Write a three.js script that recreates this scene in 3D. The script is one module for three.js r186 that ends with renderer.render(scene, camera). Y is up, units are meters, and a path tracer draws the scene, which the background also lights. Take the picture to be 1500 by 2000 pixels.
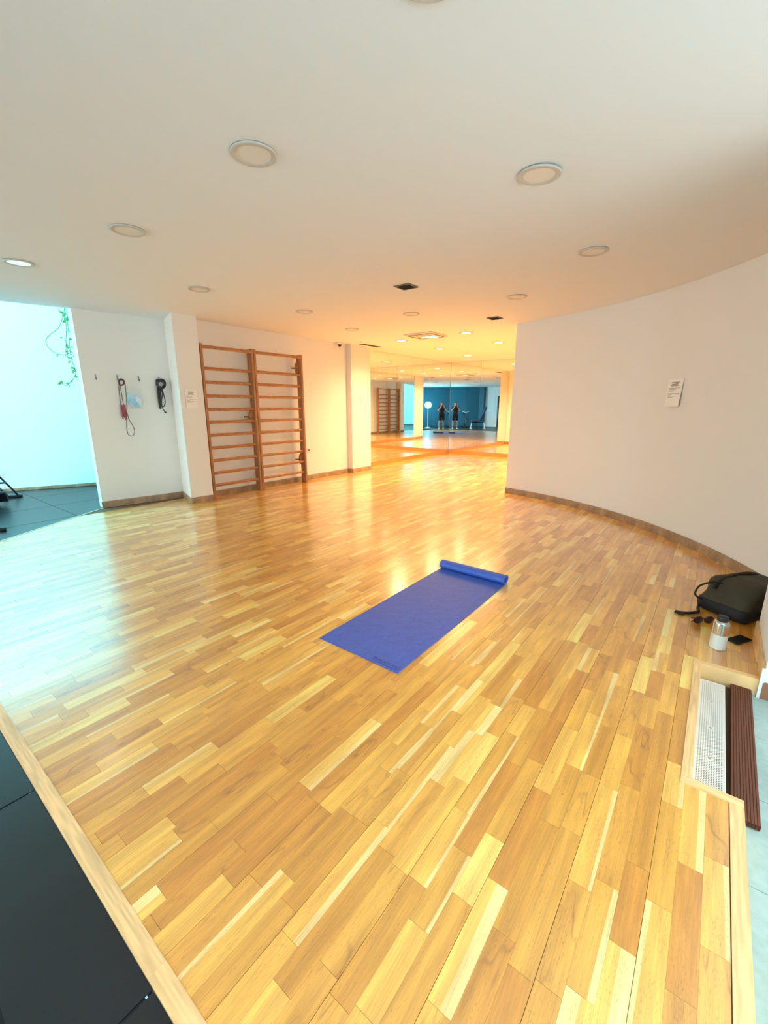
import * as THREE from 'three';
import { RoundedBoxGeometry } from 'three/addons/geometries/RoundedBoxGeometry.js';
import { mergeGeometries } from 'three/addons/utils/BufferGeometryUtils.js';
import { MarchingCubes } from 'three/addons/objects/MarchingCubes.js';
import { RectAreaLightUniformsLib } from 'three/addons/lights/RectAreaLightUniformsLib.js';

// ---------------------------------------------------------------- camera, sky, large lights, exposure
const scene = new THREE.Scene();
const PITCH = Math.atan(208 / 837), YAW = THREE.MathUtils.degToRad(37.5);
const camera = new THREE.PerspectiveCamera(2 * Math.atan(1000 / 837) * 180 / Math.PI, 0.75, 0.01, 100);
camera.position.set(0, 1.5, 0);
const FWD = new THREE.Vector3(Math.cos(YAW), 0, -Math.sin(YAW));            // level heading of the lens
const RGT = new THREE.Vector3(Math.sin(YAW), 0, Math.cos(YAW));
camera.lookAt(FWD.x * Math.cos(PITCH), 1.5 - Math.sin(PITCH), FWD.z * Math.cos(PITCH));
scene.add(camera);
scene.background = new THREE.Color().setRGB(0.45, 0.72, 0.9);
const renderer = new THREE.WebGLRenderer({ antialias: true });
renderer.toneMapping = THREE.LinearToneMapping;
renderer.toneMappingExposure = 1.3;
renderer.shadowMap.enabled = true;
RectAreaLightUniformsLib.init();
const H = 2.78;                                                               // ceiling height
const rgb = (r, g, b) => new THREE.Color().setRGB(r, g, b);
function areaLight(color, intensity, w, h, pos, to) {
  const l = new THREE.RectAreaLight(color, intensity, w, h);
  l.position.set(...pos); l.lookAt(...to); scene.add(l); return l;
}
const SKY_WELL = rgb(0.12, 0.80, 1.0), DAY = rgb(0.98, 0.98, 0.93);
areaLight(SKY_WELL, 10.5, 7.4, 1.9, [0.2, 4.92, -9.35], [0.2, 0, -9.35]);      // daylight from the glazed roof of the light well
areaLight(DAY, 2.6, 3.3, 2.3, [1.2, 1.3, 3.02], [1.2, 1.3, -5]);              // daylight from the glazed entrance
areaLight(DAY, 9, 5.4, 1.9, [-4.88, 1.55, -5.6], [5, 1.35, -4.6]);      // daylight from the gym's window wall
const WARM = rgb(1.0, 0.69, 0.34), COOL = rgb(0.95, 0.98, 1.0);
const WARM_CD = 20, COOL_CD = 10;

// ---------------------------------------------------------------- helpers
let seedState = 12345;
const rnd = () => { seedState = (seedState * 1664525 + 1013904223) >>> 0; return seedState / 4294967296; };
const rr = (a, b) => a + (b - a) * rnd();
const used = {};
const numbered = n => { const k = used[n] = (used[n] ?? -1) + 1; return k ? `${n}_${String(k).padStart(3, '0')}` : n; };
function mesh(name, geo, mat, parent) {
  const m = new THREE.Mesh(geo, mat); m.name = parent ? name : numbered(name);
  m.castShadow = m.receiveShadow = true; (parent || scene).add(m); return m;
}
function thing(name, label, category, pos = [0, 0, 0], turn = 0, group) {
  const g = new THREE.Group(); g.name = numbered(name); g.position.set(...pos); g.rotation.y = turn;
  g.userData = { label, category }; if (group) g.userData.group = group; scene.add(g); return g;
}
function tag(o, label, category, group) { o.userData = { label, category }; if (group) o.userData.group = group; return o; }
function struct(o, label) { o.userData.kind = 'structure'; o.userData.label = label; o.userData.category = o.name.split('_')[0]; return o; }
const box = (w, h, d, x = 0, y = 0, z = 0) => new THREE.BoxGeometry(w, h, d).translate(x, y, z);
const rbox = (w, h, d, r, x = 0, y = 0, z = 0, s = 2) => new RoundedBoxGeometry(w, h, d, s, Math.min(r, w / 2.01, h / 2.01, d / 2.01)).translate(x, y, z);
const cyl = (r0, r1, h, x = 0, y = 0, z = 0, n = 24) => new THREE.CylinderGeometry(r0, r1, h, n).translate(x, y, z);
const V = (x, y, z) => new THREE.Vector3(x, y, z);
function rod(a, b, r, n = 10) {                                              // round bar between two points
  const A = V(...a), B = V(...b), d = B.clone().sub(A), g = new THREE.CylinderGeometry(r, r, d.length(), n);
  g.applyQuaternion(new THREE.Quaternion().setFromUnitVectors(V(0, 1, 0), d.clone().normalize()));
  return g.translate((A.x + B.x) / 2, (A.y + B.y) / 2, (A.z + B.z) / 2);
}
const tube = (pts, r, n = 40, seg = 7, closed = false) => new THREE.TubeGeometry(new THREE.CatmullRomCurve3(pts.map(p => V(...p)), closed), n, r, seg, closed);
const merge = gs => mergeGeometries(gs.map(g => { const q = g.index ? g.toNonIndexed() : g; for (const k of Object.keys(q.attributes)) if (!['position', 'normal', 'uv'].includes(k)) q.deleteAttribute(k); return q; }));
// value noise
const hash = (x, y, s) => { let h = (x | 0) * 374761393 + (y | 0) * 668265263 + s * 1442695041; h = Math.imul(h ^ (h >>> 13), 1274126177); h ^= h >>> 16; return (h >>> 0) / 4294967296; };
function vn(x, y, s = 0) {
  const xi = Math.floor(x), yi = Math.floor(y); let u = x - xi, v = y - yi; u = u * u * (3 - 2 * u); v = v * v * (3 - 2 * v);
  const a = hash(xi, yi, s), b = hash(xi + 1, yi, s), c = hash(xi, yi + 1, s), d = hash(xi + 1, yi + 1, s);
  return a + (b - a) * u + (c - a) * v + (a - b - c + d) * u * v;
}
function dataTex(w, h, fn, srgb = true) {
  const data = new Uint8Array(w * h * 4);
  for (let y = 0; y < h; y++) for (let x = 0; x < w; x++) {
    const c = fn(x, y), i = (y * w + x) * 4; data[i] = c[0]; data[i + 1] = c[1]; data[i + 2] = c[2]; data[i + 3] = 255;
  }
  const t = new THREE.DataTexture(data, w, h); t.magFilter = THREE.LinearFilter; t.minFilter = THREE.LinearMipmapLinearFilter; t.generateMipmaps = true;
  t.wrapS = t.wrapT = THREE.RepeatWrapping; if (srgb) t.colorSpace = THREE.SRGBColorSpace; t.needsUpdate = true; return t;
}
const std = (c, roughness = 0.6, o = {}) => new THREE.MeshStandardMaterial({ color: Array.isArray(c) ? rgb(...c) : c, roughness, ...o });
const phys = (c, roughness, o = {}) => new THREE.MeshPhysicalMaterial({ color: Array.isArray(c) ? rgb(...c) : c, roughness, ...o });

// prism over a plan polygon [[x,z],...] between two heights; uv in metres or by uvFn(x,z)
function prism(poly, y0, y1, uvFn) {
  let a = 0; for (let i = 0; i < poly.length; i++) { const p = poly[i], q = poly[(i + 1) % poly.length]; a += p[0] * q[1] - q[0] * p[1]; }
  const P = a > 0 ? poly.slice().reverse() : poly.slice();
  const pos = [], uv = [], nor = [];
  const put = (x, y, z, u, v, n) => { pos.push(x, y, z); uv.push(u, v); nor.push(...n); };
  const tri = THREE.ShapeUtils.triangulateShape(P.map(p => new THREE.Vector2(p[0], p[1])), []);
  const U = uvFn || ((x, z) => [x, z]);
  for (const t of tri) {
    const A = P[t[0]], B = P[t[1]], Cc = P[t[2]];
    const up = ((B[0] - A[0]) * (Cc[1] - A[1]) - (B[1] - A[1]) * (Cc[0] - A[0])) < 0;
    const o = up ? [A, B, Cc] : [A, Cc, B];
    for (const p of o) put(p[0], y1, p[1], ...U(p[0], p[1]), [0, 1, 0]);
    for (const p of [o[0], o[2], o[1]]) put(p[0], y0, p[1], ...U(p[0], p[1]), [0, -1, 0]);
  }
  let run = 0;
  for (let i = 0; i < P.length; i++) {
    const p = P[i], q = P[(i + 1) % P.length], dx = q[0] - p[0], dz = q[1] - p[1], L = Math.hypot(dx, dz) || 1e-9;
    const n = [-(-dz) / L * -1, 0, -dx / L * 1];                              // fixed below
    n[0] = -(-dz / L); n[2] = -(dx / L);
    const nn = [dz / L * 1, 0, -dx / L];
    const uvS = uvFn ? (s, y) => { const k = s - run; return U(p[0] + dx * k / L, p[1] + dz * k / L); } : (s, y) => [s, y];
    const quad = [[p, y0, run], [q, y0, run + L], [q, y1, run + L], [p, y1, run]];
    for (const k of [0, 2, 1, 0, 3, 2]) { const [pt, y, s] = quad[k]; put(pt[0], y, pt[1], ...uvS(s, y), [-nn[0], 0, -nn[2]]); }
    run += L;
  }
  const g = new THREE.BufferGeometry();
  g.setAttribute('position', new THREE.Float32BufferAttribute(pos, 3));
  g.setAttribute('normal', new THREE.Float32BufferAttribute(nor, 3));
  g.setAttribute('uv', new THREE.Float32BufferAttribute(uv, 2));
  g.computeVertexNormals();
  return g;
}
// strip of wall along a path [[x,z]...], thickness to its left-hand or right-hand side
function ribbon(path, off) {
  const out = path.map((p, i) => {
    const a = path[Math.max(0, i - 1)], b = path[Math.min(path.length - 1, i + 1)], dx = b[0] - a[0], dz = b[1] - a[1], L = Math.hypot(dx, dz);
    return [p[0] - dz / L * off, p[1] + dx / L * off];
  });
  return path.concat(out.reverse());
}

// ---------------------------------------------------------------- materials
const plasterBump = dataTex(256, 256, (x, y) => { const v = 120 + 60 * (vn(x / 3, y / 3, 3) - .5) + 60 * (vn(x / 17, y / 17, 5) - .5) + 30 * (rnd() - .5); return [v, v, v]; }, false);
const wallPaint = std([0.82, 0.80, 0.76], 0.85, { bumpMap: plasterBump, bumpScale: 0.0006 });
const ceilPaint = std([0.85, 0.86, 0.87], 0.9, { bumpMap: plasterBump, bumpScale: 0.0008 });
const gymPaint = std([0.84, 0.84, 0.82], 0.8, { bumpMap: plasterBump, bumpScale: 0.0006 });
const tealPaint = std([0.01, 0.10, 0.15], 0.55);
const mirrorMat = new THREE.MeshPhysicalMaterial({ color: rgb(0.93, 0.95, 0.94), metalness: 1, roughness: 0.0 });
const mirrorEdge = std([0.10, 0.13, 0.11], 0.4);
const stoneTex = dataTex(512, 128, (x, y) => {
  const n = vn(x / 40, y / 20, 7) * .5 + vn(x / 11, y / 7, 8) * .3 + vn(x / 3, y / 3, 9) * .2, k = .75 + .5 * n;
  return [164 * k, 134 * k, 104 * k].map(v => Math.min(255, v));
});
const skirtMat = std([1, 1, 1], 0.45, { map: stoneTex });
const white = std([0.82, 0.82, 0.8], 0.4), blackPl = std([0.012, 0.012, 0.014], 0.45), steel = std([0.62, 0.6, 0.57], 0.28, { metalness: 1 });
const greyMetal = std([0.25, 0.25, 0.26], 0.35, { metalness: 0.9 });

// parquet: an atlas of 16 strips, 128 pixels (0.07 m) high, 1.4 m long
const tones = [[240, 178, 73], [228, 166, 65], [244, 184, 80], [220, 154, 56], [250, 196, 94], [232, 168, 67], [208, 138, 48], [242, 182, 78], [230, 164, 65], [248, 192, 89], [222, 158, 60], [250, 206, 105], [236, 172, 70], [214, 146, 52], [244, 184, 80], [232, 168, 65]];
const sapRows = { 1: [0.72, 1], 4: [0.0, 0.22], 7: [0.8, 1], 9: [0.6, 1], 12: [0, 0.16], 14: [0.85, 1] };
const curly = { 5: 1, 8: 1, 13: 1 };
const woodTex = dataTex(2048, 2048, (x, y) => {
  const row = y >> 7, v = (y & 127) / 128, u = x / 2048 * 1.4, t = tones[row];
  const warp = vn(u * 5, v * 2, row + 20) * 0.5;
  let k = 1 + 0.07 * (vn(u * 9, v * 34, row + 40) - .5) + 0.06 * (vn(u * 40, v * 90, row + 60) - .5) + 0.16 * (vn(u * 2.6, v * 2.5, row + 80) - .5) + 0.10 * (vn(u * 8, v * 5, row + 85) - .5);
  const rings = Math.sin((v * (curly[row] ? 7 : 14) + warp * 9 + (curly[row] ? 3.2 * vn(u * 11, v * 3, row + 90) : 0)) * 3.1);
  k -= 0.05 * Math.pow(Math.max(0, rings), 3) * vn(u * 3, v * 2, row + 87);
  if (curly[row]) k += -0.2 * Math.pow(Math.max(0, Math.sin((u * 26 + 5 * vn(u * 14, v * 5, 7) + v * 4))), 5) * vn(u * 6, v * 3, row + 5);
  if (hash(Math.floor(u * 120 + v * 3), Math.floor(v * 70), row) > 0.965) k -= 0.2 * vn(u * 4, v * 4, row + 11);
  const s = sapRows[row]; let sap = 0;
  if (s) {
    const e = 0.10 * (vn(u * 2.5, 3, row + 31) - .5) + 0.42 * (vn(u * 1.6, 1, row + 33) - .5);
    sap = s[0] > 0 ? THREE.MathUtils.smoothstep(v, s[0] + e, s[0] + e + 0.03) : 1 - THREE.MathUtils.smoothstep(v, s[1] + e - 0.03, s[1] + e);
  }
  const kx = hash(row, 3, 4) * 1.3 + .05, kd = Math.hypot((u - kx) * 9, (v - .5 - .3 * (hash(row, 4, 4) - .5)) * .63) / 0.045;
  if (row % 4 === 2 && kd < 1) k -= 0.35 * (1 - kd);
  const c = [t[0] + (250 - t[0]) * sap, t[1] + (216 - t[1]) * sap, t[2] + (140 - t[2]) * sap];
  return [c[0] * k, c[1] * Math.pow(k, 1.25), c[2] * Math.pow(k, 1.5)].map(q => Math.max(0, Math.min(255, q)));
});
const floorMat = phys([1, 1, 1], 0.28, { map: woodTex, ior: 2.3, clearcoat: 1, clearcoatRoughness: 0.18 });
const trimTex = dataTex(1024, 64, (x, y) => { const k = 1 + .16 * (vn(x / 90, y / 3, 3) - .5) + .1 * (vn(x / 300, y / 20, 4) - .5); return [232 * k, 190 * k, 134 * k].map(v => Math.min(255, v)); });
const trimMat = phys([1, 1, 1], 0.42, { map: trimTex });
const barTex = dataTex(512, 64, (x, y) => { const k = 1 + .3 * (vn(x / 80, y / 4, 13) - .5) + .22 * (vn(x / 25, y / 9, 14) - .5); return [168 * k, 113 * k, 70 * k].map(v => Math.min(255, v)); });
const barWood = phys([1, 1, 1], 0.4, { map: barTex, clearcoat: 0.3, clearcoatRoughness: 0.3 });
const rubberTex = dataTex(512, 512, (x, y) => { const n = rnd(), v = n > .985 ? 70 : 30 + 16 * vn(x / 60, y / 60, 2) + 14 * (rnd() - .5); return [v * .3, v * .46, v * .6]; });
const rubberMat = phys([1, 1, 1], 0.36, { map: rubberTex, ior: 1.65 });
const tileTex = dataTex(512, 512, (x, y) => { const k = 1 + .10 * (vn(x / 70, y / 70, 21) - .5) + .06 * (vn(x / 9, y / 9, 22) - .5) + .03 * (rnd() - .5); return [162 * k, 184 * k, 180 * k]; });
const tileMat = phys([1, 1, 1], 0.4, { map: tileTex });

// ---------------------------------------------------------------- the setting: floors
const EDGE_A = [0.26, -5.82], EDGE_B = [2.41, -7.19];                         // slanting edge of the parquet against the rubber floor
const CC = [2.67, -3.70], CR = 4.635;                                         // the curved wall's centre and radius
const curvePt = (deg, r = CR) => [CC[0] + r * Math.cos(deg * Math.PI / 180), CC[1] + r * Math.sin(deg * Math.PI / 180)];
const floor = new THREE.Group(); floor.name = 'floor'; scene.add(floor); struct(floor, 'glossy oak strip parquet across the studio');
const darkJoint = std([0.16, 0.085, 0.035], 0.9);
mesh('subfloor', merge([
  prism([[0.27, 0.10], [0.27, -5.84], [2.42, -7.2], [3.7, -7.12], [3.72, -6.7], [7.2, -6.7], [7.2, -6.95], [12.5, -6.95], [12.5, -2.7], [7.4, -2.7], [7.4, 0.10]], -0.16, -0.006),
  prism([[0.27, 0.10], [1.885, 0.10], [1.885, 0.28], [0.27, 0.28]], -0.16, -0.006),
  prism([[3.0, 0.10], [6, 0.10], [5.2, 1.4], [3.6, 1.4], [3.6, 0.405], [3.0, 0.405]], -0.16, -0.006)]), darkJoint, floor);
function clip(poly, nx, nz, d) {                                             // keep nx*x + nz*z >= d
  const out = [];
  for (let i = 0; i < poly.length; i++) {
    const p = poly[i], q = poly[(i + 1) % poly.length], a = nx * p[0] + nz * p[1] - d, b = nx * q[0] + nz * q[1] - d;
    if (a >= 0) out.push(p);
    if ((a >= 0) !== (b >= 0)) { const t = a / (a - b); out.push([p[0] + (q[0] - p[0]) * t, p[1] + (q[1] - p[1]) * t]); }
  }
  return out;
}
const eN = (() => { const dx = EDGE_B[0] - EDGE_A[0], dz = EDGE_B[1] - EDGE_A[1], L = Math.hypot(dx, dz); return [-dz / L, dx / L]; })();
const eD = eN[0] * EDGE_A[0] + eN[1] * EDGE_A[1] + 0.025;
const STRIP = 0.07, strips = [];
for (let r = -4; r < 104; r++) {
  const z1 = 0.245 - r * STRIP, z0 = z1 - STRIP, zc = (z0 + z1) / 2;
  if (z0 < -6.96) break;
  const spans = [];
  const dzc = zc - CC[1], xr = Math.abs(dzc) < CR ? CC[0] + Math.sqrt(CR * CR - dzc * dzc) + 0.05 : 5;
  const right = zc < -2.83 ? 12.4 : xr;
  if (zc < 0.085) { const lo = zc < -6.64 && zc > -7.3 ? 0.31 : 0.31; spans.push([lo, zc < -6.66 ? 3.6 : right]); if (zc < -6.66) spans.push([7.3, 12.4]); }
  else if (zc < 0.25) { spans.push([0.31, 1.89], [3.0, right]); }
  else if (zc < 0.43) spans.push([3.0, right]);
  else spans.push([3.6, right]);
  const gapA = ((r % 3) + 3) % 3 === 0 ? 0.0007 : 0.00015, gapB = ((r % 3) + 3) % 3 === 2 ? 0.0007 : 0.00015;
  for (const [a, b] of spans) {
    let x = a - rr(0, 0.4);
    while (x < b) {
      const len = rr(0.24, 0.52), xa = Math.max(x, a), xb = Math.min(x + len, b);
      x += len;
      if (xb - xa < 0.02) continue;
      const zt = zc > 0.18 && zc < 0.25 && a < 1 ? Math.min(z1, 0.245) : z1;
      let poly = [[xa + 0.0004, z0 + gapB], [xb - 0.0004, z0 + gapB], [xb - 0.0004, zt - gapA], [xa + 0.0004, zt - gapA]];
      poly = clip(poly, eN[0], eN[1], eD);
      if (poly.length < 3) continue;
      let row = Math.floor(rnd() * 16); if (sapRows[row] && rnd() < 0.35) row = [0, 2, 3, 5, 8, 10, 13, 15][Math.floor(rnd() * 8)];
      const uo = rr(0, 0.85), flip = rnd() < 0.5, lift = -rr(0, 0.0004);
      const g = prism(poly, -0.006, lift, (px, pz) => {
        let v = (pz - z0) / STRIP; if (flip) v = 1 - v; v = 0.03 + 0.94 * v;
        return [(uo + (px - xa)) / 1.4, (row + v) / 16];
      });
      const cx = (xa + xb) / 2 - 0, depth = cx * FWD.x + zc * FWD.z, lat = cx * RGT.x + zc * RGT.z;
      strips.push({ g, key: depth < 0.35 || Math.abs(lat) > depth * 0.98 + 0.5 ? 99 + depth : Math.hypot(cx, zc) });
    }
  }
}
strips.sort((a, b) => a.key - b.key);
strips.slice(0, 300).forEach((s, i) => mesh(i ? `oak_strip_${String(i).padStart(3, '0')}` : 'oak_strip', s.g, floorMat, floor));
const restStrips = mesh('oak_strips', merge(strips.slice(300).map(s => s.g)), floorMat, floor); restStrips.userData.kind = 'stuff';
console.log('strips', strips.length);

// oak edging
const trimUV = (x, z) => [x, z];
let trimNo = 0;
function trim(poly, y0, y1, mat, label, uv) { const m = mesh(`trim_${++trimNo}`, prism(poly, y0, y1, uv), mat); return struct(m, label); }
trim([[0.26, -5.82], [0.31, -5.80], [0.31, 0.245], [0.31, 0.295], [0.26, 0.295]], -0.03, 0.004, trimMat, 'pale oak edging between parquet and dark rubber floor', (x, z) => [z, x * 8]);
trim([[0.312, 0.247], [1.885, 0.247], [1.885, 0.292], [0.312, 0.292]], -0.11, 0.004, trimMat, 'pale oak nosing above the tiled entrance', (x, z) => [x, z * 8]);
trim([[1.885, 0.088], [1.925, 0.088], [1.925, 0.292], [1.885, 0.292]], -0.11, 0.0045, trimMat, 'short oak nosing at near end of the recess', (x, z) => [z, x * 8]);
trim([[1.926, 0.088], [2.955, 0.088], [2.955, 0.125], [1.926, 0.125]], -0.11, 0.004, trimMat, 'long oak nosing beside the perforated plate', (x, z) => [x, z * 8]);
trim([[2.955, 0.088], [2.995, 0.088], [2.995, 0.40], [2.955, 0.40]], -0.11, 0.0045, trimMat, 'oak nosing across far end of the recess', (x, z) => [z, x * 8]);
{ const o = 0.022, n = eN; const A = [EDGE_A[0] + 0.02, EDGE_A[1] - 0.012], B = EDGE_B; trim([A, B, [B[0] + n[0] * o, B[1] + n[1] * o], [A[0] + n[0] * o, A[1] + n[1] * o]], -0.03, 0.003, std([0.62, 0.58, 0.5], 0.35, { metalness: 0.3 }), 'slim edging strip along the slanting parquet edge'); }

// rubber gym floor: one metre tiles
const gymFloor = new THREE.Group(); gymFloor.name = 'floor_gym'; scene.add(gymFloor); struct(gymFloor, 'dark blue grey rubber tile gym floor');
mesh('subfloor', prism([[-5.2, -13.4], [4.0, -9.3], [4.0, -7.3], [2.38, -7.21], [0.24, -5.85], [0.24, 0.32], [0.24, 3.6], [-5.2, 3.6]], -0.2, -0.0065), std([0.015, 0.018, 0.02], 0.9), gymFloor);
for (let i = -6; i < 4; i++) for (let k = -14; k < 6; k++) {
  let p = [[i + 0.004, k + 0.034], [i + 0.996, k + 0.034], [i + 0.996, k + 1.026], [i + 0.004, k + 1.026]];
  if (k + 0.5 > -7.2 || i < 0) { p = clip(p, -1, 0, -0.258); }
  if (i >= 0) { p = clip([[i + 0.004, k + 0.034], [i + 0.996, k + 0.034], [i + 0.996, k + 1.026], [i + 0.004, k + 1.026]], -eN[0], -eN[1], -(eD - 0.03)); if (i === 0 && k + 1.026 > -5.9) p = clip([[i + 0.004, k + 0.034], [0.258, k + 0.034], [0.258, k + 1.026], [i + 0.004, k + 1.026]], 0, 1, -6.0); }
  p = clip(p, 1, 0, -5.1); p = clip(p, 0, -1, -3.5);
  p = clip(p, -0.445 / 1.0945, 1 / 1.0945, (-9.91 - 0.445 * 2.05) / 1.0945);  // the light well's far wall
  if (p.length < 3) continue;
  mesh('rubber_tile', prism(p, -0.0065, -0.002 - 0.0008 * rnd()), rubberMat, gymFloor);
}

// tiled entrance, a low step down
const entry = new THREE.Group(); entry.name = 'floor_entrance'; scene.add(entry); struct(entry, 'pale blue green floor tiles of the sunken entrance');
mesh('screed', prism([[0.3, 0.30], [2.96, 0.30], [2.96, 3.1], [0.3, 3.1]], -0.2, -0.104), std([0.33, 0.35, 0.33], 0.9), entry);
for (let i = 0; i < 6; i++) for (let k = 0; k < 7; k++) {
  const x0 = 0.302 + i * 0.45, z0 = 0.31 + k * 0.41, p = clip(clip([[x0, z0], [x0 + 0.447, z0], [x0 + 0.447, z0 + 0.407], [x0, z0 + 0.407]], -1, 0, -2.955), 0, -1, -3.09);
  if (p.length > 2) mesh('floor_tile', prism(p, -0.104, -0.0985 - 0.0008 * rnd()), tileMat, entry);
}
mesh('recess_bed', prism([[1.9, 0.10], [2.97, 0.10], [2.97, 0.305], [1.9, 0.305]], -0.2, -0.1), std([0.12, 0.07, 0.04], 0.9), entry);
// perforated plate in the recess
{
  const t = thing('perforated_grille', 'white perforated metal plate set in the oak framed floor recess', 'grille', [1.985, -0.072, 0.130]);
  const W = 0.93, D = 0.118, nx = 84, nz = 11, s = new THREE.Shape([new THREE.Vector2(0, 0), new THREE.Vector2(W, 0), new THREE.Vector2(W, D), new THREE.Vector2(0, D)]);
  for (let i = 0; i < nx; i++) for (let k = 0; k < nz; k++) {
    const r = 0.0034, x = 0.012 + (i + (k % 2) * 0.5) * (W - 0.024) / nx, y = 0.010 + (k + .5) * (D - 0.02) / nz;
    if ([0.24, 0.5, 0.76].some(f => Math.hypot(x - f * W, y - D / 2) < 0.016)) continue;
    const h = new THREE.Path(); for (let q = 0; q < 6; q++) { const a = q * Math.PI / 3; q ? h.lineTo(x + r * Math.cos(a), y + r * Math.sin(a)) : h.moveTo(x + r, y); } h.closePath(); s.holes.push(h);
  }
  const g = new THREE.ExtrudeGeometry(s, { depth: 0.003, bevelEnabled: false }).rotateX(Math.PI / 2);
  mesh('plate', g, std([0.72, 0.7, 0.66], 0.4, { metalness: 0.1 }), t);
  for (const f of [0.24, 0.5, 0.76]) mesh('screw', cyl(0.006, 0.007, 0.003, f * W, 0.0015, D / 2, 12), steel, t);
  mesh('tray', merge([box(W, 0.003, D, W / 2, -0.022, D / 2), box(W, 0.02, 0.003, W / 2, -0.0125, 0.002), box(W, 0.02, 0.003, W / 2, -0.0125, D - 0.002)]), std([0.03, 0.025, 0.02], 0.8), t);
}
// brown grooved board next to it
{
  const g = []; const L = 1.07, n = 9, w = 0.092;
  for (let i = 0; i < n; i++) g.push(box(L, 0.024, w / n * 0.72, L / 2, -0.012, (i + .5) * w / n));
  g.push(box(L, 0.02, w, L / 2, -0.0125, w / 2));
  const brownTex = dataTex(256, 64, (x, y) => { const k = 1 + .3 * (vn(x / 40, y / 3, 33) - .5) + .2 * (vn(x / 120, y / 30, 34) - .5); return [104 * k, 56 * k, 36 * k]; });
  const m = mesh('threshold_board', merge(g), std([1, 1, 1], 0.6, { map: brownTex })); m.position.set(1.915, -0.068, 0.262); m.rotation.y = -0.012;
  tag(m, 'dark brown grooved wooden board beside the perforated plate', 'board');
}

// ---------------------------------------------------------------- walls
function wall(name, poly, mat, label, y0 = -0.2, y1 = H + 0.02) { return struct(mesh(name, prism(poly, y0, y1), mat), label); }
wall('wall_left_front', [[2.41, -7.19], [3.58, -7.02], [3.62, -7.45], [2.44, -7.39]], wallPaint, 'white wall with four hooks', -0.2, 5.0);
wall('wall_left_pier', [[3.37, -6.385], [3.735, -6.37], [3.74, -6.62], [3.74, -7.45], [3.60, -7.44], [3.578, -7.018]], wallPaint, 'white pier between hooks and wall bars');
wall('wall_left', [[3.74, -6.62], [7.3, -6.64], [7.3, -7.05], [3.74, -7.05]], wallPaint, 'white wall behind the wooden wall bars');
wall('wall_left_pillar', [[7.3, -6.50], [7.98, -6.52], [7.98, -7.05], [7.3, -7.05]], wallPaint, 'white pillar at the left of the mirrors');
wall('wall_far_left', [[7.98, -6.885], [12.7, -6.885], [12.7, -7.3], [7.98, -7.3]], wallPaint, 'wall that carries the left mirrors');
wall('wall_far', [[12.39, -6.885], [12.325, -2.6], [12.7, -2.6], [12.7, -6.885]], wallPaint, 'far wall that carries the end mirrors');
wall('wall_far_right', [[7.98, -2.79], [12.6, -2.79], [12.6, -2.5], [7.98, -2.5]], wallPaint, 'wall that carries the right mirrors');
const arc = []; for (let d = 10.8; d <= 79; d += 1.1) arc.push(curvePt(d));
{
  const p = arc.concat(arc.map((_, i) => curvePt(10.8 + 1.1 * (arc.length - 1 - i), CR + 0.22)));
  struct(mesh('wall_right', prism(p, -0.2, H + 0.02), wallPaint), 'curved white wall sweeping round the right side');
  wall('wall_right_pillar', [[arc[0][0], arc[0][1]], [7.985, -2.83], [7.985, -2.5], [curvePt(12.5, CR + 0.1)[0], curvePt(12.5)[1]], [arc[1][0] + .02, arc[1][1]]], wallPaint, 'white pillar at the end of the curved wall');
}
wall('wall_right_stub', [[2.955, 0.405], [3.59, 0.405], [3.59, 1.15], [3.3, 3.3], [2.955, 3.3]], wallPaint, 'white wall end beside the entrance');
wall('wall_recess', [[3.595, 0.88], [4.2, 0.66], [4.2, 1.2], [3.595, 1.25]], wallPaint, 'white back of the corner where the bag lies');
// light well and gym
wall('wall_gym', [[-5.2, -13.14], [4.1, -9.0], [4.1, -9.3], [-5.2, -13.45]], gymPaint, 'tall white wall of the daylit light well', -0.2, 5.0);
wall('wall_well_end', [[3.62, -7.4], [4.05, -7.4], [4.05, -9.05], [3.62, -9.22]], gymPaint, 'white end wall of the light well', -0.2, 5.0);
wall('wall_well_left', [[-5.2, -13.2], [-4.9, -13.1], [-4.9, -9.1], [-5.2, -9.1]], gymPaint, 'white far left wall of the light well', -0.2, 5.0);
wall('wall_behind_left', [[-5.2, -9.1], [-4.95, -9.1], [-4.95, -1.75], [-5.2, -1.75]], gymPaint, 'white wall at the back of the gym');
wall('wall_behind_door', [[-5.2, -0.45], [-4.95, -0.45], [-4.95, 0.46], [-5.2, 0.46]], gymPaint, 'white wall beside the dark doorway of the gym');
wall('wall_behind_lintel', [[-5.2, -1.75], [-4.95, -1.75], [-4.95, -0.45], [-5.2, -0.45]], gymPaint, 'strip of white wall over the dark doorway', 2.15, H + .02);
wall('wall_behind_niche', [[-5.2, 0.46], [-4.63, 0.46], [-4.63, 0.82], [-5.2, 0.82]], tealPaint, 'dark teal corner of the gym wall');
wall('wall_behind', [[-4.63, 0.82], [-2.30, 3.86], [-2.5, 4.0], [-4.85, 0.95]], tealPaint, 'dark teal wall behind the photographer');
wall('wall_behind_right', [[-2.45, 3.7], [-0.6, 3.2], [-0.6, 3.5], [-2.4, 3.98]], gymPaint, 'white wall left of the entrance glazing');
wall('wall_entrance_lintel', [[-0.6, 3.12], [2.96, 3.12], [2.96, 3.3], [-0.6, 3.3]], gymPaint, 'white wall over the entrance glazing', 2.5, H + .02);
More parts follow.
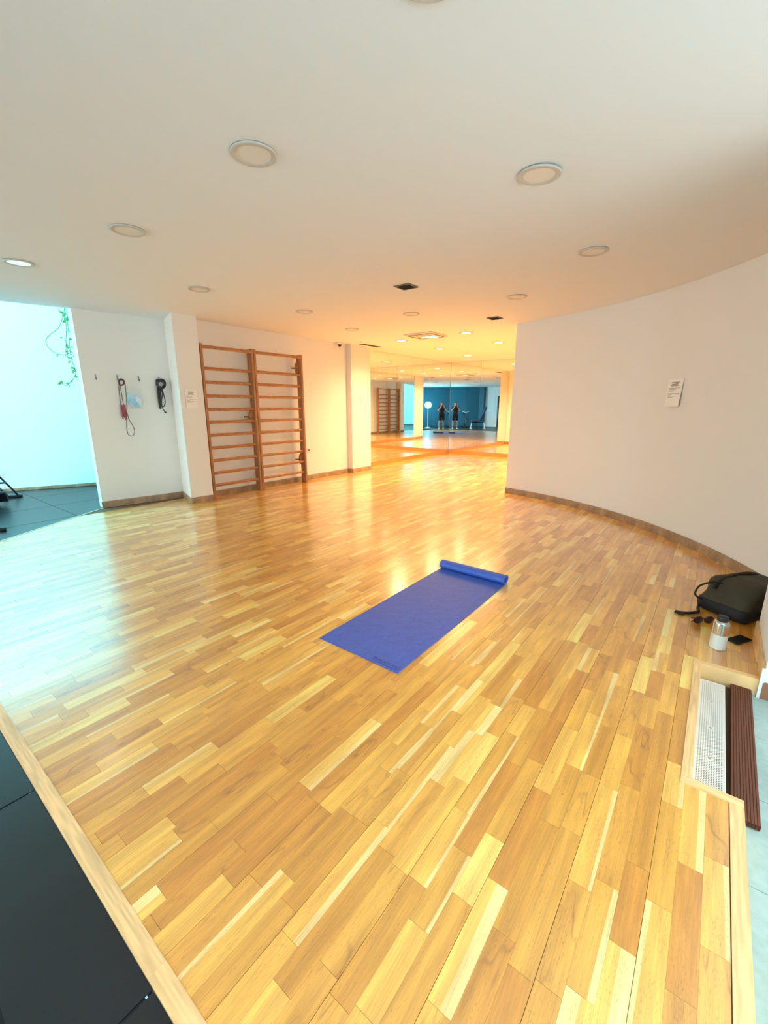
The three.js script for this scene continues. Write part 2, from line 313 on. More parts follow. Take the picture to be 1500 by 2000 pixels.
{
  const d = new THREE.Group(); d.name = 'door_1'; scene.add(d); struct(d, 'dark grey door in the gym back wall');
  const dm = std([0.03, 0.04, 0.045], 0.5);
  mesh('door_leaf', box(0.05, 2.35, 1.3, -5.1, 0.975, -1.1), dm, d); mesh('handle', rod([-5.05, 1.0, -1.03], [-5.05, 1.0, -1.15], 0.012), steel, d);
}
// the glazed entrance (outside the frame): frame and frosted daylight panes
{
  const w = new THREE.Group(); w.name = 'window_1'; scene.add(w); struct(w, 'glazed entrance front');
  const fm = std([0.5, 0.5, 0.5], 0.4, { metalness: 0.6 });
  for (const x of [-0.57, 0.6, 1.77, 2.93]) mesh('post', box(0.06, 2.6, 0.08, x, 1.2, 3.2), fm, w);
  for (const y of [-0.07, 2.47]) mesh('rail', box(3.5, 0.06, 0.08, 1.18, y, 3.2), fm, w);
  const frost = std([0.8, 0.82, 0.82], 0.6, { emissive: DAY, emissiveIntensity: 0.8 });
  for (const x of [0.015, 1.185, 2.35]) mesh('window_pane', box(1.11, 2.48, 0.012, x, 1.2, 3.2), frost, w);
  const gw = new THREE.Group(); gw.name = 'window_3'; scene.add(gw); struct(gw, 'row of daylit windows in the gym side wall');
  for (let i = 0; i < 5; i++) { mesh('window_pane', box(0.012, 1.9, 1.04, -4.93, 1.55, -7.76 + i * 1.08), frost, gw); mesh('post', box(0.05, 2.0, 0.05, -4.93, 1.55, -8.3 + i * 1.08), fm, gw); }
  mesh('post', box(0.05, 2.0, 0.05, -4.93, 1.55, -2.9), fm, gw); for (const y of [0.57, 2.53]) mesh('rail', box(0.05, 0.05, 5.5, -4.93, y, -5.6), fm, gw);
  const s = new THREE.Group(); s.name = 'window_2'; scene.add(s); struct(s, 'glazed roof over the light well');
  const opal = std([0.8, 0.85, 0.86], 0.6, { emissive: SKY_WELL, emissiveIntensity: 1.2 });
  const N = 6; for (let i = 0; i < N; i++) { const x0 = -5.2 + i * 9.3 / N, x1 = x0 + 9.3 / N; mesh('window_pane', prism([[x0 + .03, -13.4], [x1 - .03, -13.4], [x1 - .03, -7.1], [x0 + .03, -7.1]], 4.99, 5.01), opal, s); mesh('glazing_bar', box(0.06, 0.08, 6.3, x0, 5.03, -10.25), fm, s); }
}

// ceiling with the straight edge of the light well
const cEdge = x => -7.43 - (1.72 - x) * 0.257;
struct(mesh('ceiling', prism([[-5.25, cEdge(-5.25)], [2.43, cEdge(2.43)], [2.44, -7.3], [12.75, -7.32], [12.75, 4.1], [-5.25, 4.1]], H, H + 0.25), ceilPaint), 'smooth off-white ceiling');
wall('wall_well_front', [[-5.2, cEdge(-5.2)], [2.43, cEdge(2.43)], [2.44, cEdge(2.43) + 0.12], [-5.2, cEdge(-5.2) + 0.12]], gymPaint, 'white upstand over the ceiling edge', H + 0.2, 5.0);

// skirting boards
function skirt(name, path, h, off, label) { const g = prism(ribbon(path, off), 0.0005, h); return struct(mesh(name, g, skirtMat), label); }
skirt('baseboard_left_front', [[2.40, -7.187], [3.575, -7.016]], 0.095, 0.016, 'brown stone skirting under the hooks');
skirt('baseboard_left_pier', [[3.572, -7.0], [3.366, -6.386], [3.37, -6.384], [3.735, -6.369]], 0.095, 0.016, 'brown stone skirting round the pier');
skirt('baseboard_left', [[3.745, -6.62], [7.298, -6.64]], 0.095, 0.016, 'brown stone skirting behind the wall bars');
skirt('baseboard_left_pillar', [[7.296, -6.62], [7.296, -6.499], [7.98, -6.519], [7.984, -6.88]], 0.095, 0.016, 'brown stone skirting round the left pillar');
skirt('baseboard_right', arc.slice().reverse().map(p => p).reverse(), 0.095, 0.017, 'brown stone skirting along the curved wall');
struct(mesh('baseboard_right_stub', prism(ribbon([[3.592, 0.85], [3.592, 0.404], [2.998, 0.404]], 0.014), 0.0005, 0.095), trimMat), 'pale wooden skirting at the wall end');
skirt('baseboard_right_pillar', [[7.22, -2.832], [7.985, -2.832]], 0.095, -0.014, 'brown skirting under the right pillar');
{ const g = prism([[2.94, 0.405], [2.955, 0.405], [2.955, 2.9], [2.94, 2.9]], -0.098, 0.0); struct(mesh('baseboard_entrance', g, std([0.30, 0.12, 0.06], 0.5)), 'reddish brown skirting of the sunken entrance'); }
skirt('baseboard_gym', [[-4.9, -13.0], [4.05, -9.02]], 0.05, 0.015, 'brown skirting of the light well wall');
{ const g = merge([prism([[2.942, 0.39], [2.96, 0.39], [2.96, 0.41], [2.942, 0.41]], -0.1, 0.08)]); struct(mesh('trim_corner', g, white), 'small white corner bead at the wall end'); }

// ---------------------------------------------------------------- mirrors
function mirrorWall(label, a, b, n, inward, railLabel) {
  const t = thing('mirror_wall', label, 'mirror', [a[0], 0, a[1]], Math.atan2(-(b[1] - a[1]), b[0] - a[0]));
  const L = Math.hypot(b[0] - a[0], b[1] - a[1]), w = L / n, y0 = 0.105, y1 = H - 0.004;
  for (let i = 0; i < n; i++) {
    const p = mesh('mirror_panel', box(w - 0.004, y1 - y0, 0.006, (i + .5) * w, (y0 + y1) / 2, inward * 0.018), mirrorMat, t);
    mesh('backing', box(w, y1 - y0, 0.013, (i + .5) * w, (y0 + y1) / 2, inward * 0.008), mirrorEdge, t);
  }
  mesh('bottom_rail', box(L, 0.104, 0.022, L / 2, 0.052, inward * 0.011), trimMatDark, t);
  return t;
}
const trimMatDark = phys([0.60, 0.44, 0.26], 0.4, { map: trimTex });
mirrorWall('floor to ceiling mirrors on the left wall past the pillar', [7.99, -6.885], [12.36, -6.885], 4, 1);
mirrorWall('floor to ceiling mirrors across the far end of the studio', [12.386, -6.86], [12.325, -2.80], 4, 1);
mirrorWall('mirrors behind the curved wall end, visible only as reflections', [7.99, -2.795], [12.29, -2.795], 4, -1);

// ---------------------------------------------------------------- ceiling lights, vents, air conditioner
const rimGeo = new THREE.LatheGeometry([[0.088, -0.004], [0.092, -0.010], [0.112, -0.012], [0.119, -0.008], [0.120, 0.0], [0.088, 0.0], [0.088, -0.004]].map(p => new THREE.Vector2(...p)), 48);
const discGeo = new THREE.CylinderGeometry(0.0885, 0.0885, 0.004, 40).translate(0, -0.0045, 0);
const rimMat = std([0.60, 0.56, 0.51], 0.5), offDisc = std([0.82, 0.77, 0.71], 0.5);
const warmDisc = std([0.9, 0.85, 0.75], 0.5, { emissive: rgb(1, 0.86, 0.6), emissiveIntensity: 5 });
const coolDisc = std([0.9, 0.9, 0.9], 0.5, { emissive: rgb(0.85, 0.97, 1), emissiveIntensity: 3 });
const dimDisc = std([0.8, 0.85, 0.86], 0.5, { emissive: rgb(0.75, 0.95, 1), emissiveIntensity: 0.45 });
function downlight(x, z, state, label, group, tilt = 0) {
  const t = thing('ceiling_light', label, 'light', [x, H - tilt * 0.12, z], 0, group); t.rotation.x = tilt;
  mesh('rim', rimGeo, rimMat, t); mesh('diffuser', discGeo, state === 'warm' ? warmDisc : state === 'cool' ? coolDisc : state === 'dim' ? dimDisc : offDisc, t);
  if (state !== 'off') {
    const s = new THREE.SpotLight(state === 'warm' ? WARM : COOL, state === 'warm' ? WARM_CD : state === 'dim' ? 0.4 : COOL_CD, 0, 1.35, 0.8, 2);
    s.position.set(x, H - 0.02, z); s.target.position.set(x, 0, z); s.castShadow = true; s.shadow.radius = 4; scene.add(s, s.target);
  }
  return t;
}
downlight(1.67, -2.14, 'off', 'unlit round ceiling light, largest at the upper left');
downlight(2.78, -1.02, 'off', 'unlit round ceiling light hanging slightly open at the upper right', undefined, 0.035);
downlight(1.71, -3.74, 'off', 'unlit round ceiling light between the largest one and the daylit opening');
downlight(1.43, -5.34, 'dim', 'faintly lit pale round ceiling light above the daylit gym opening at the left edge');
downlight(4.33, -1.07, 'off', 'unlit round ceiling light nearest the curved wall');
downlight(2.94, -4.89, 'off', 'unlit round ceiling light above the pier beside the wall bars');
downlight(5.47, -2.17, 'off', 'unlit round ceiling light beside the top of the curved wall end');
downlight(4.48, -4.84, 'off', 'unlit round ceiling light in front of the wall bars');
downlight(5.53, -3.75, 'off', 'unlit round ceiling light below the dark square vent');
downlight(5.97, -5.28, 'off', 'faint unlit round ceiling light near the dome camera');
downlight(1.385, -0.885, 'off', 'unlit round ceiling light cut by the top edge of the picture');
for (const [x, z, l] of [[7.57, -5.37, 'leftmost lit warm ceiling light before the mirrors'], [9.16, -5.42, 'lit warm ceiling light just right of the ceiling cassette'], [7.51, -3.89, 'largest lit warm ceiling light, right of the ceiling cassette'],
  [10.8, -5.51, 'lit warm ceiling light nearest the mirrored corner'], [9.05, -3.92, 'rightmost lit warm ceiling light next to the curved wall'], [10.7, -3.95, 'lit warm ceiling light by the far mirrors, half hidden by the curved wall']]) downlight(x, z, 'warm', l, 'lit lights of the mirrored end');
for (const [x, z, l] of [[-1.31, -0.4, 'lit ceiling light over the gym bench, seen in the mirrors'], [-2.43, -1.86, 'lit ceiling light by the gym door, seen in the mirrors'], [0.3, 1.2, 'lit ceiling light by the entrance, seen in the mirrors'], [-0.9, 2.2, 'lit ceiling light near the teal wall, seen in the mirrors']]) downlight(x, z, 'cool', l, 'lit lights of the gym');

function vent(x, z, w, d, n, label) {
  const t = thing('ceiling_vent', label, 'vent', [x, H, z]);
  const fm = std([0.16, 0.13, 0.10], 0.6), bm = std([0.05, 0.04, 0.03], 0.8), e = 0.016;
  mesh('backing', box(w, 0.002, d, 0, -0.001, 0), bm, t);
  mesh('frame', merge([box(w, 0.009, e, 0, -0.0045, -d / 2 + e / 2), box(w, 0.009, e, 0, -0.0045, d / 2 - e / 2), box(e, 0.009, d - 2 * e, -w / 2 + e / 2, -0.0045, 0), box(e, 0.009, d - 2 * e, w / 2 - e / 2, -0.0045, 0)]), fm, t);
  for (let i = 0; i < n; i++) { const s = mesh('slat', box(w - 2 * e, 0.0015, (d - 2 * e) / n * 0.8), fm, t); s.position.set(0, -0.005, -d / 2 + e + (i + .5) * (d - 2 * e) / n); s.rotation.x = 0.5; }
}
vent(4.28, -2.975, 0.20, 0.20, 7, 'dark square ceiling vent in the middle of the room');
vent(6.55, -2.92, 0.2, 0.18, 7, 'dark ceiling vent beside the curved wall end');
vent(7.75, -6.33, 0.62, 0.10, 3, 'long narrow ceiling vent above the left pillar');
{
  const t = thing('ceiling_cassette', 'square ceiling air conditioner with a pale blue lit panel', 'air conditioner', [7.28, H, -4.6]);
  const s = 0.6;
  mesh('panel', rbox(s, 0.024, s, 0.008, 0, -0.012, 0), std([0.72, 0.68, 0.6], 0.5), t);
  const dk = std([0.10, 0.08, 0.06], 0.7);
  for (const [x, z, w, d] of [[0, -s / 2 + .05, s * .76, 0.03], [0, s / 2 - .05, s * .76, 0.03], [-s / 2 + .05, 0, 0.03, s * .76], [s / 2 - .05, 0, 0.03, s * .76]]) mesh('outlet_slot', box(w, 0.003, d, x, -0.0255, z), dk, t);
  mesh('intake_grille', box(0.19, 0.006, 0.3, -0.1, -0.027, 0), std([0.6, 0.55, 0.48], 0.6), t);
  mesh('lamp_panel', box(0.2, 0.006, 0.26, 0.12, -0.027, 0.02), std([0.12, 0.25, 0.3], 0.4, { emissive: rgb(0.35, 0.8, 1), emissiveIntensity: 0.85 }), t);
  const l = new THREE.RectAreaLight(rgb(0.45, 0.85, 1), 1.1, 0.19, 0.25); l.position.set(7.4, H - 0.034, -4.58); l.lookAt(7.4, 0, -4.58); scene.add(l);
}
{
  const t = thing('dome_camera', 'small black and white dome camera under the ceiling by the left pillar', 'camera', [7.0, H, -6.56]);
  mesh('bracket', rbox(0.13, 0.03, 0.10, 0.008, -0.01, -0.015, 0), white, t);
  mesh('lens_ball', new THREE.SphereGeometry(0.04, 20, 14).translate(0.01, -0.045, 0.012), std([0.01, 0.01, 0.012], 0.12), t);
  mesh('housing', new THREE.CylinderGeometry(0.047, 0.05, 0.022, 24).translate(0.01, -0.03, 0.008), white, t);
}
// ---------------------------------------------------------------- wall bars
function wallBars(x0, x1, label, brackets) {
  const t = thing('wall_bars', label, 'wall bars', [x0, 0, -6.47], 0, 'wooden wall bars'), W = x1 - x0, pw = 0.042, pd = 0.13;
  for (const x of [pw / 2, W - pw / 2]) mesh('upright', rbox(pw, 2.42, pd, 0.006, x, 1.2105, -0.005), barWood, t);
  const rung = new THREE.SphereGeometry(1, 14, 10); rung.dispose();
  const prof = new THREE.CylinderGeometry(0.5, 0.5, 1, 14).rotateZ(Math.PI / 2);
  [2.375, 2.06, 1.855, 1.645, 1.44, 1.24, 1.035, 0.83, 0.625, 0.42, 0.215].forEach((y, i) => {
    const m = mesh('rung', prof, barWood, t); m.scale.set(W - 2 * pw + 0.004, 0.05, 0.034); m.position.set(W / 2, y, i ? 0.012 : 0.042);
  });
  for (const y of [2.3, 1.2, 0.3]) mesh('wall_batten', box(W - 2 * pw, 0.05, 0.02, W / 2, y, -0.12), barWood, t).scale.set(0.06, 1, 1);
  const half = new THREE.Shape(); half.absarc(0, 0, 0.115, Math.PI / 2, Math.PI * 1.5, false); half.closePath();
  for (const y of brackets) {
    const b = mesh('bracket', new THREE.ExtrudeGeometry(half, { depth: 0.03, bevelEnabled: true, bevelSize: 0.003, bevelThickness: 0.003, bevelSegments: 1, curveSegments: 20 }), barWood, t);
    b.scale.x = 0.62; b.position.set(W - pw - 0.001, y, -0.045);
    mesh('bolt', rod([W - pw - 0.04, y, -0.03], [W - pw - 0.17, y, -0.03], 0.011), blackPl, t);
  }
  return t;
}
wallBars(3.775, 4.735, 'left bay of the wooden wall bars, next to the pier', [1.31]);
wallBars(4.742, 5.83, 'right bay of the wooden wall bars with round brackets at top and bottom', [2.18, 0.47]);
{
  const t = thing('wall_socket', 'small white wall socket right of the wall bars', 'socket', [6.09, 0.61, -6.632]);
  mesh('plate', rbox(0.08, 0.08, 0.012, 0.004, 0, 0, 0.006), white, t); mesh('socket_well', new THREE.CylinderGeometry(0.02, 0.02, 0.004, 20).rotateX(Math.PI / 2).translate(0, 0, 0.0125), std([0.1, 0.09, 0.08], 0.6), t);
}
// ---------------------------------------------------------------- notices (print too small to read: lines of grey marks)
function noticeTex(seed) {
  const c = document.createElement('canvas'); c.width = 256; c.height = 360; const g = c.getContext('2d');
  g.fillStyle = '#f3efe8'; g.fillRect(0, 0, 256, 360); seedState = seed;
  const line = (x, y, w, h, col) => { g.fillStyle = col; let k = x; while (k < x + w) { const ww = rr(6, 20); g.fillRect(k, y, Math.min(ww, x + w - k), h); k += ww + 3; } };
  line(62, 40, 130, 12, '#6d665f'); line(70, 62, 112, 12, '#6d665f'); line(56, 84, 138, 11, '#767069');
  for (const [y, w] of [[116, 190], [136, 120], [154, 132], [190, 200], [206, 60], [222, 150], [238, 90]]) line(28, y, w, 7, '#948d85');
  const t = new THREE.CanvasTexture(c); t.colorSpace = THREE.SRGBColorSpace; return t;
}
function notice(pos, turn, w, h, label, seed, curl = 0) {
  const g = new THREE.PlaneGeometry(w, h, 8, 12), p = g.attributes.position;
  for (let i = 0; i < p.count; i++) { const u = p.getX(i) / w + .5, v = .5 - p.getY(i) / h; p.setZ(i, 0.002 + curl * (u * u * v * 0.5 + 0.35 * v * v)); }
  g.computeVertexNormals();
  const m = mesh('paper_notice', g, std([1, 1, 1], 0.8, { map: noticeTex(seed), side: THREE.DoubleSide })); m.position.set(...pos); m.rotation.y = turn;
  tag(m, label, 'notice', 'printed notices');
}
notice([3.535, 1.595, -6.372], -0.04, 0.175, 0.27, 'printed paper notice on the pier beside the wall bars', 41);
notice([7.64, 1.58, -6.507], 0.03, 0.18, 0.27, 'printed paper notice on the pillar by the mirrors', 42);
{ const a = 44.5, p = curvePt(a, CR - 0.004); notice([p[0], 1.64, p[1]], Math.atan2(-Math.cos(a * Math.PI / 180), -Math.sin(a * Math.PI / 180)), 0.215, 0.30, 'printed paper notice lifting off the curved wall', 43, 0.03); }

// ---------------------------------------------------------------- hooks, ropes and the bag on the hook wall
const hookDir = Math.atan2(-(0.17), 1.17);                                    // wall runs along (1.17, 0.17)
const onHookWall = (px, py, out = 0) => {                                     // place by distance along the wall and height
  const s = px; return [2.41 + 1.17 * s - 0.145 * out, py, -7.19 + 0.17 * s + 0.99 * out];
};
[[0.14, 'bare hook nearest the daylit wall edge'], [0.37, 'hook that carries the red handled jump rope'], [0.61, 'bare hook between the two ropes'], [0.85, 'hook under the black rope bundle']].forEach(([s, l]) => {
  const t = thing('wall_hook', `small metal wall ${l}`, 'hook', onHookWall(s, 1.9), hookDir, 'hooks on the white wall');
  mesh('plate', rbox(0.018, 0.07, 0.005, 0.002, 0, 0, 0.0025), greyMetal, t);
  mesh('hook_arm', tube([[0, -0.01, 0.004], [0, -0.03, 0.02], [0, -0.045, 0.035], [0, -0.035, 0.05], [0, -0.018, 0.055]], 0.005, 20, 7), greyMetal, t);
});
const fromPx = (x, y, out) => onHookWall((x - (y - 738) * 0.15 - 162.5) / 172.5, 1.885 - (y - 738) * 0.00735, out);
const px3 = (list, out) => list.map((p, i) => fromPx(p[0], p[1], out + (p[2] || 0)));
const ropeMat = std([0.10, 0.075, 0.07], 0.5), redMat = phys([0.30, 0.012, 0.02], 0.4, { clearcoat: 0.3 });
{
  const t = thing('jump_rope', 'jump rope with red handles hanging in a long loop', 'jump rope');
  mesh('rope', merge([
    tube(px3([[232, 790], [229, 768], [228, 748], [231, 741], [236, 743], [236, 749], [231, 750], [228, 746]], 0.045), 0.005, 60),
    tube(px3([[237, 790], [233, 768], [230, 750], [229, 743], [234, 740], [239, 747], [241, 762], [243, 785], [243, 815], [244, 838], [247, 848], [253, 852], [259, 847], [259, 840], [255, 830], [248, 818], [244, 805]], 0.05), 0.005, 110)]), ropeMat, t);
  mesh('rope_wrap', tube(px3([[228, 742], [232, 739], [237, 742], [237, 748], [232, 751], [228, 748]], 0.047), 0.010, 40, 8, true), std([0.12, 0.02, 0.03], 0.5), t);
  for (const [a, b] of [[[232, 789], [236, 813]], [[238, 789], [241.5, 815]]]) {
    const h = mesh('handle', rod(fromPx(...a, 0.045), fromPx(...b, 0.045), 0.017, 14), redMat, t);
    mesh('handle_tip', rod(fromPx(b[0], b[1], 0.045), fromPx(b[0] + .5, b[1] + 4, 0.045), 0.008, 10), redMat, h);
  }
}
{
  const t = thing('rope_bundle', 'bundle of black resistance tubes knotted over the last hook', 'rope');
  const bm = std([0.014, 0.015, 0.02], 0.45);
  const loops = [[[304, 742], [310, 737], [318, 738], [322, 745], [318, 754], [312, 758], [306, 752], [303, 746]], [[303, 738], [312, 740], [321, 744], [316, 752], [308, 756], [304, 748]], [[306, 740], [316, 742], [320, 750], [312, 756], [306, 750], [304, 744]]];
  loops.forEach((l, i) => mesh('coil', tube(px3(l, 0.03 + i * 0.016), 0.013, 50, 8, true), bm, t));
  for (const l of [[[304, 745], [306, 765], [309, 785], [312, 797]], [[307, 748], [309, 770], [312, 790], [313, 798]], [[312, 755], [311, 775], [313, 796]], [[310, 750], [316, 765], [314, 780], [315, 793]]]) mesh('tail', tube(px3(l, 0.04), 0.010, 24), bm, t);
  mesh('loop', tube(px3([[315, 757], [319, 770], [322, 783], [320, 791], [316, 793], [313, 785]], 0.045), 0.007, 30), bm, t);
  const c = mesh('cord_end', tube(px3([[315, 792], [319, 799], [323, 804]], 0.04), 0.006, 12), bm, t);
  mesh('cord_stop', rod(fromPx(321.5, 803, .04), fromPx(325, 806, .04), 0.012, 10), bm, c);
}
{
  const t = thing('plastic_bag', 'clear plastic bag of pale blue wipes taped to the wall', 'bag', onHookWall(0.527, 1.605), hookDir);
  const film = phys([0.95, 0.98, 1], 0.12, { transmission: 1, thickness: 0, side: THREE.DoubleSide });
  const g = new THREE.PlaneGeometry(0.24, 0.30, 20, 24), p = g.attributes.position;
  for (let i = 0; i < p.count; i++) { const x = p.getX(i), y = p.getY(i); const e = Math.max(0, 1 - Math.pow(Math.abs(x) / .12, 3)) * Math.max(0, 1 - Math.pow(Math.abs(y) / .15, 3)); p.setZ(i, 0.004 + e * (0.022 + 0.012 * vn(x * 40 + 9, y * 40 + 9, 5)) + 0.005 * vn(x * 90, y * 70, 6)); }
  g.computeVertexNormals(); mesh('film', g, film, t);
  const wm = [std([0.40, 0.66, 0.82], 0.7), std([0.55, 0.76, 0.88], 0.7), std([0.78, 0.86, 0.9], 0.7)];
  seedState = 77;
  for (let i = 0; i < 13; i++) { const w = mesh('wipe', rbox(rr(.07, .12), rr(.05, .08), 0.006, 0.003), wm[i % 3], t); w.position.set(rr(-.055, .055), rr(-.11, .05), 0.005 + i * 0.0009); w.rotation.z = rr(-1, 1); }
}
// ---------------------------------------------------------------- hanging plant in the light well
{
  const t = thing('hanging_vine', 'thin leafy vine trailing from above at the light well wall edge', 'plant', [0, 0, 0]);
  const Z = -7.75, W = (x, y) => { const d = V(0, 0, 0).copy(FWD).multiplyScalar(837 * Math.cos(PITCH)).add(V(0, -837 * Math.sin(PITCH), 0)); const up = V(FWD.x * Math.sin(PITCH), Math.cos(PITCH), FWD.z * Math.sin(PITCH)); d.addScaledVector(RGT, x - 750).addScaledVector(up, -(y - 1000)); const k = Z / d.z; return [d.x * k, 1.5 + d.y * k, Z]; };
  const stemM = std([0.10, 0.17, 0.07], 0.7), leafM = phys([0.22, 0.44, 0.14], 0.55, { transmission: 0.35, thickness: 0, side: THREE.DoubleSide });
  const P = l => l.map(p => W(...p));
  const stems = [[[127, 570], [126, 600], [120, 628], [113, 642], [100, 652], [90, 663], [91, 673], [100, 684], [112, 691], [125, 693], [138, 689]], [[132, 570], [131, 610], [134, 650], [137, 685], [141, 705], [148, 725], [147, 733], [139, 745], [130, 753], [122, 750], [117, 744]], [[128, 565], [127, 615], [130, 640], [129, 665], [132, 697]]];
  stems.forEach(s => mesh('stem', tube([[2.5, 3.25, -7.40], [2.47, 3.3, -7.6], ...P(s)], 0.0045, 70, 6), stemM, t));
  const leaf = new THREE.SphereGeometry(1, 8, 6); leaf.scale(0.017, 0.024, 0.004);
  seedState = 99;
  const c = stems.map(s => new THREE.CatmullRomCurve3(P(s).map(p => V(...p))));
  for (let i = 0; i < 74; i++) {
    const k = i % 6 === 0 ? 0 : i % 6 < 4 ? 1 : 2, u = k === 0 ? (rnd() < .7 ? rr(0, .2) : rr(.75, 1)) : Math.pow(rnd(), k === 1 ? 0.9 : 1), q = c[k].getPoint(u);
    const m = mesh('leaf', leaf, leafM, t); m.position.set(q.x + rr(-.05, .04), q.y + rr(-.03, .03), q.z + rr(-.05, .05)); m.rotation.set(rr(-1, 1), rr(-1.5, 1.5), rr(-1.5, 1.5)); const s = rr(.6, 1.25); m.scale.set(s, s, s);
  }
}
// ---------------------------------------------------------------- yoga mat
{
  const t = thing('yoga_mat', 'blue yoga mat partly unrolled on the parquet', 'mat', [1.77, 0.0006, -1.26]);
  const W = 0.635, L = 1.60, th = 0.005;
  const matTex = dataTex(256, 256, (x, y) => { const v = 1 + .16 * (rnd() - .5) + .10 * (vn(x / 20, y / 20, 3) - .5) + ((x + y) % 4 < 2 ? .04 : -.04); return [66 * v, 98 * v, 186 * v]; });
  const mm = phys([1, 1, 1], 0.5, { map: matTex, sheen: 0.35, sheenRoughness: 0.5, sheenColor: rgb(.5, .55, .8) });
  // section in (x, y): flat sheet, then the rolled end
  const sec = [[0, 0]]; for (let i = 1; i <= 40; i++) sec.push([L * i / 40, 0.0012 * Math.sin(i * 0.7) * (i < 4 ? 0 : .3)]);
  const cxr = L + 0.0, R0 = 0.047;
  for (let i = 1; i <= 90; i++) { const a = -Math.PI / 2 + i / 90 * Math.PI * 5.2, r = R0 - 0.0075 * (i / 90) * 2.6; sec.push([cxr + 1.25 * r * Math.cos(a) + .0, R0 * 0.92 + 0.9 * r * Math.sin(a)]); }
  const n = sec.length, N = 24, pos = [], uv = [], idx = [];
  const nrm = sec.map((p, i) => { const a = sec[Math.max(0, i - 1)], b = sec[Math.min(n - 1, i + 1)], dx = b[0] - a[0], dy = b[1] - a[1], l = Math.hypot(dx, dy); return [-dy / l, dx / l]; });
  const run = [0]; for (let i = 1; i < n; i++) run.push(run[i - 1] + Math.hypot(sec[i][0] - sec[i - 1][0], sec[i][1] - sec[i - 1][1]));
  for (const side of [0, 1]) for (let i = 0; i < n; i++) for (let k = 0; k <= N; k++) {
    const z = -W * k / N, wob = i > 41 ? 0 : 0.0006 * Math.abs(Math.sin(k * .9 + i * .5)) ;
    const off = side ? th : 0, skew = i > 41 ? 0.012 * (k / N - .5) : 0;
    pos.push(sec[i][0] + nrm[i][0] * off + skew, Math.max(0, sec[i][1] + wob) + nrm[i][1] * off, z); uv.push(run[i] * 4, -z * 4);
  }
  const id = (s, i, k) => s * n * (N + 1) + i * (N + 1) + k;
  for (let i = 0; i < n - 1; i++) for (let k = 0; k < N; k++) {
    idx.push(id(1, i, k), id(1, i + 1, k), id(1, i, k + 1), id(1, i + 1, k), id(1, i + 1, k + 1), id(1, i, k + 1));
    idx.push(id(0, i, k), id(0, i, k + 1), id(0, i + 1, k), id(0, i + 1, k), id(0, i, k + 1), id(0, i + 1, k + 1));
  }
  for (let i = 0; i < n - 1; i++) for (const k of [0, N]) { const f = k ? 1 : 0; const q = [id(0, i, k), id(0, i + 1, k), id(1, i + 1, k), id(1, i, k)]; f ? idx.push(q[0], q[2], q[1], q[0], q[3], q[2]) : idx.push(q[0], q[1], q[2], q[0], q[2], q[3]); }
  for (const i of [0, n - 1]) for (let k = 0; k < N; k++) { const q = [id(0, i, k), id(0, i, k + 1), id(1, i, k + 1), id(1, i, k)]; idx.push(q[0], q[1], q[2], q[0], q[2], q[3]); }
  const g = new THREE.BufferGeometry(); g.setAttribute('position', new THREE.Float32BufferAttribute(pos, 3)); g.setAttribute('uv', new THREE.Float32BufferAttribute(uv, 2)); g.setIndex(idx);
  const g2 = g.toNonIndexed(); g2.computeVertexNormals();
  mesh('mat_sheet', g2, mm, t);
  // small dark print at the near corner, blurred in the photograph: a few stroke marks
  const c = document.createElement('canvas'); c.width = 256; c.height = 64; const x = c.getContext('2d'); x.fillStyle = '#3c5bb4'; x.fillRect(0, 0, 256, 64);
  x.strokeStyle = '#16224f'; x.lineWidth = 8; const strokes = [[12, 14, 44, 14], [28, 14, 26, 46], [62, 18, 62, 46], [62, 32, 86, 30], [86, 18, 86, 46], [106, 46, 118, 18], [118, 18, 132, 46], [150, 46, 152, 20], [152, 20, 170, 26], [196, 40, 214, 22], [228, 42, 240, 26]];
  for (const s of strokes) { x.beginPath(); x.moveTo(s[0], s[1]); x.lineTo(s[2], s[3]); x.stroke(); }
  const lt = new THREE.CanvasTexture(c); lt.colorSpace = THREE.SRGBColorSpace;
  const lg = new THREE.PlaneGeometry(0.2, 0.04).rotateX(-Math.PI / 2).rotateY(Math.PI / 2 * -1);
  const l = mesh('printed_mark', lg, phys([1, 1, 1], 0.5, { map: lt }), t); l.position.set(0.035, th + 0.0026, -0.115);
}
// ---------------------------------------------------------------- backpack, bottle, phone, sunglasses
function sdfMesh(fn, c, half, res) {                                          // smooth field -> mesh; fn < 0 inside
  const mc = new MarchingCubes(res, new THREE.MeshStandardMaterial(), false, false, 400000); mc.isolation = 0;
  for (let k = 0; k < res; k++) for (let j = 0; j < res; j++) for (let i = 0; i < res; i++)
    mc.field[i + j * res + k * res * res] = -fn(c[0] + (i - res / 2) / (res / 2) * half, c[1] + (j - res / 2) / (res / 2) * half, c[2] + (k - res / 2) / (res / 2) * half);
  mc.update(); const n = mc.count * 3, p = new Float32Array(mc.positionArray.subarray(0, n));
  for (let i = 0; i < n; i += 3) { p[i] = c[0] + p[i] * half; p[i + 1] = c[1] + p[i + 1] * half; p[i + 2] = c[2] + p[i + 2] * half; }
  const g = new THREE.BufferGeometry(); g.setAttribute('position', new THREE.BufferAttribute(p, 3)); g.setAttribute('normal', new THREE.BufferAttribute(new Float32Array(mc.normalArray.subarray(0, n)), 3));
  g.setAttribute('uv', new THREE.BufferAttribute(new Float32Array(mc.count * 2), 2)); return g;
}
const smin = (a, b, k) => { const h = Math.max(0, Math.min(1, .5 + .5 * (b - a) / k)); return b + (a - b) * h - k * h * (1 - h); };
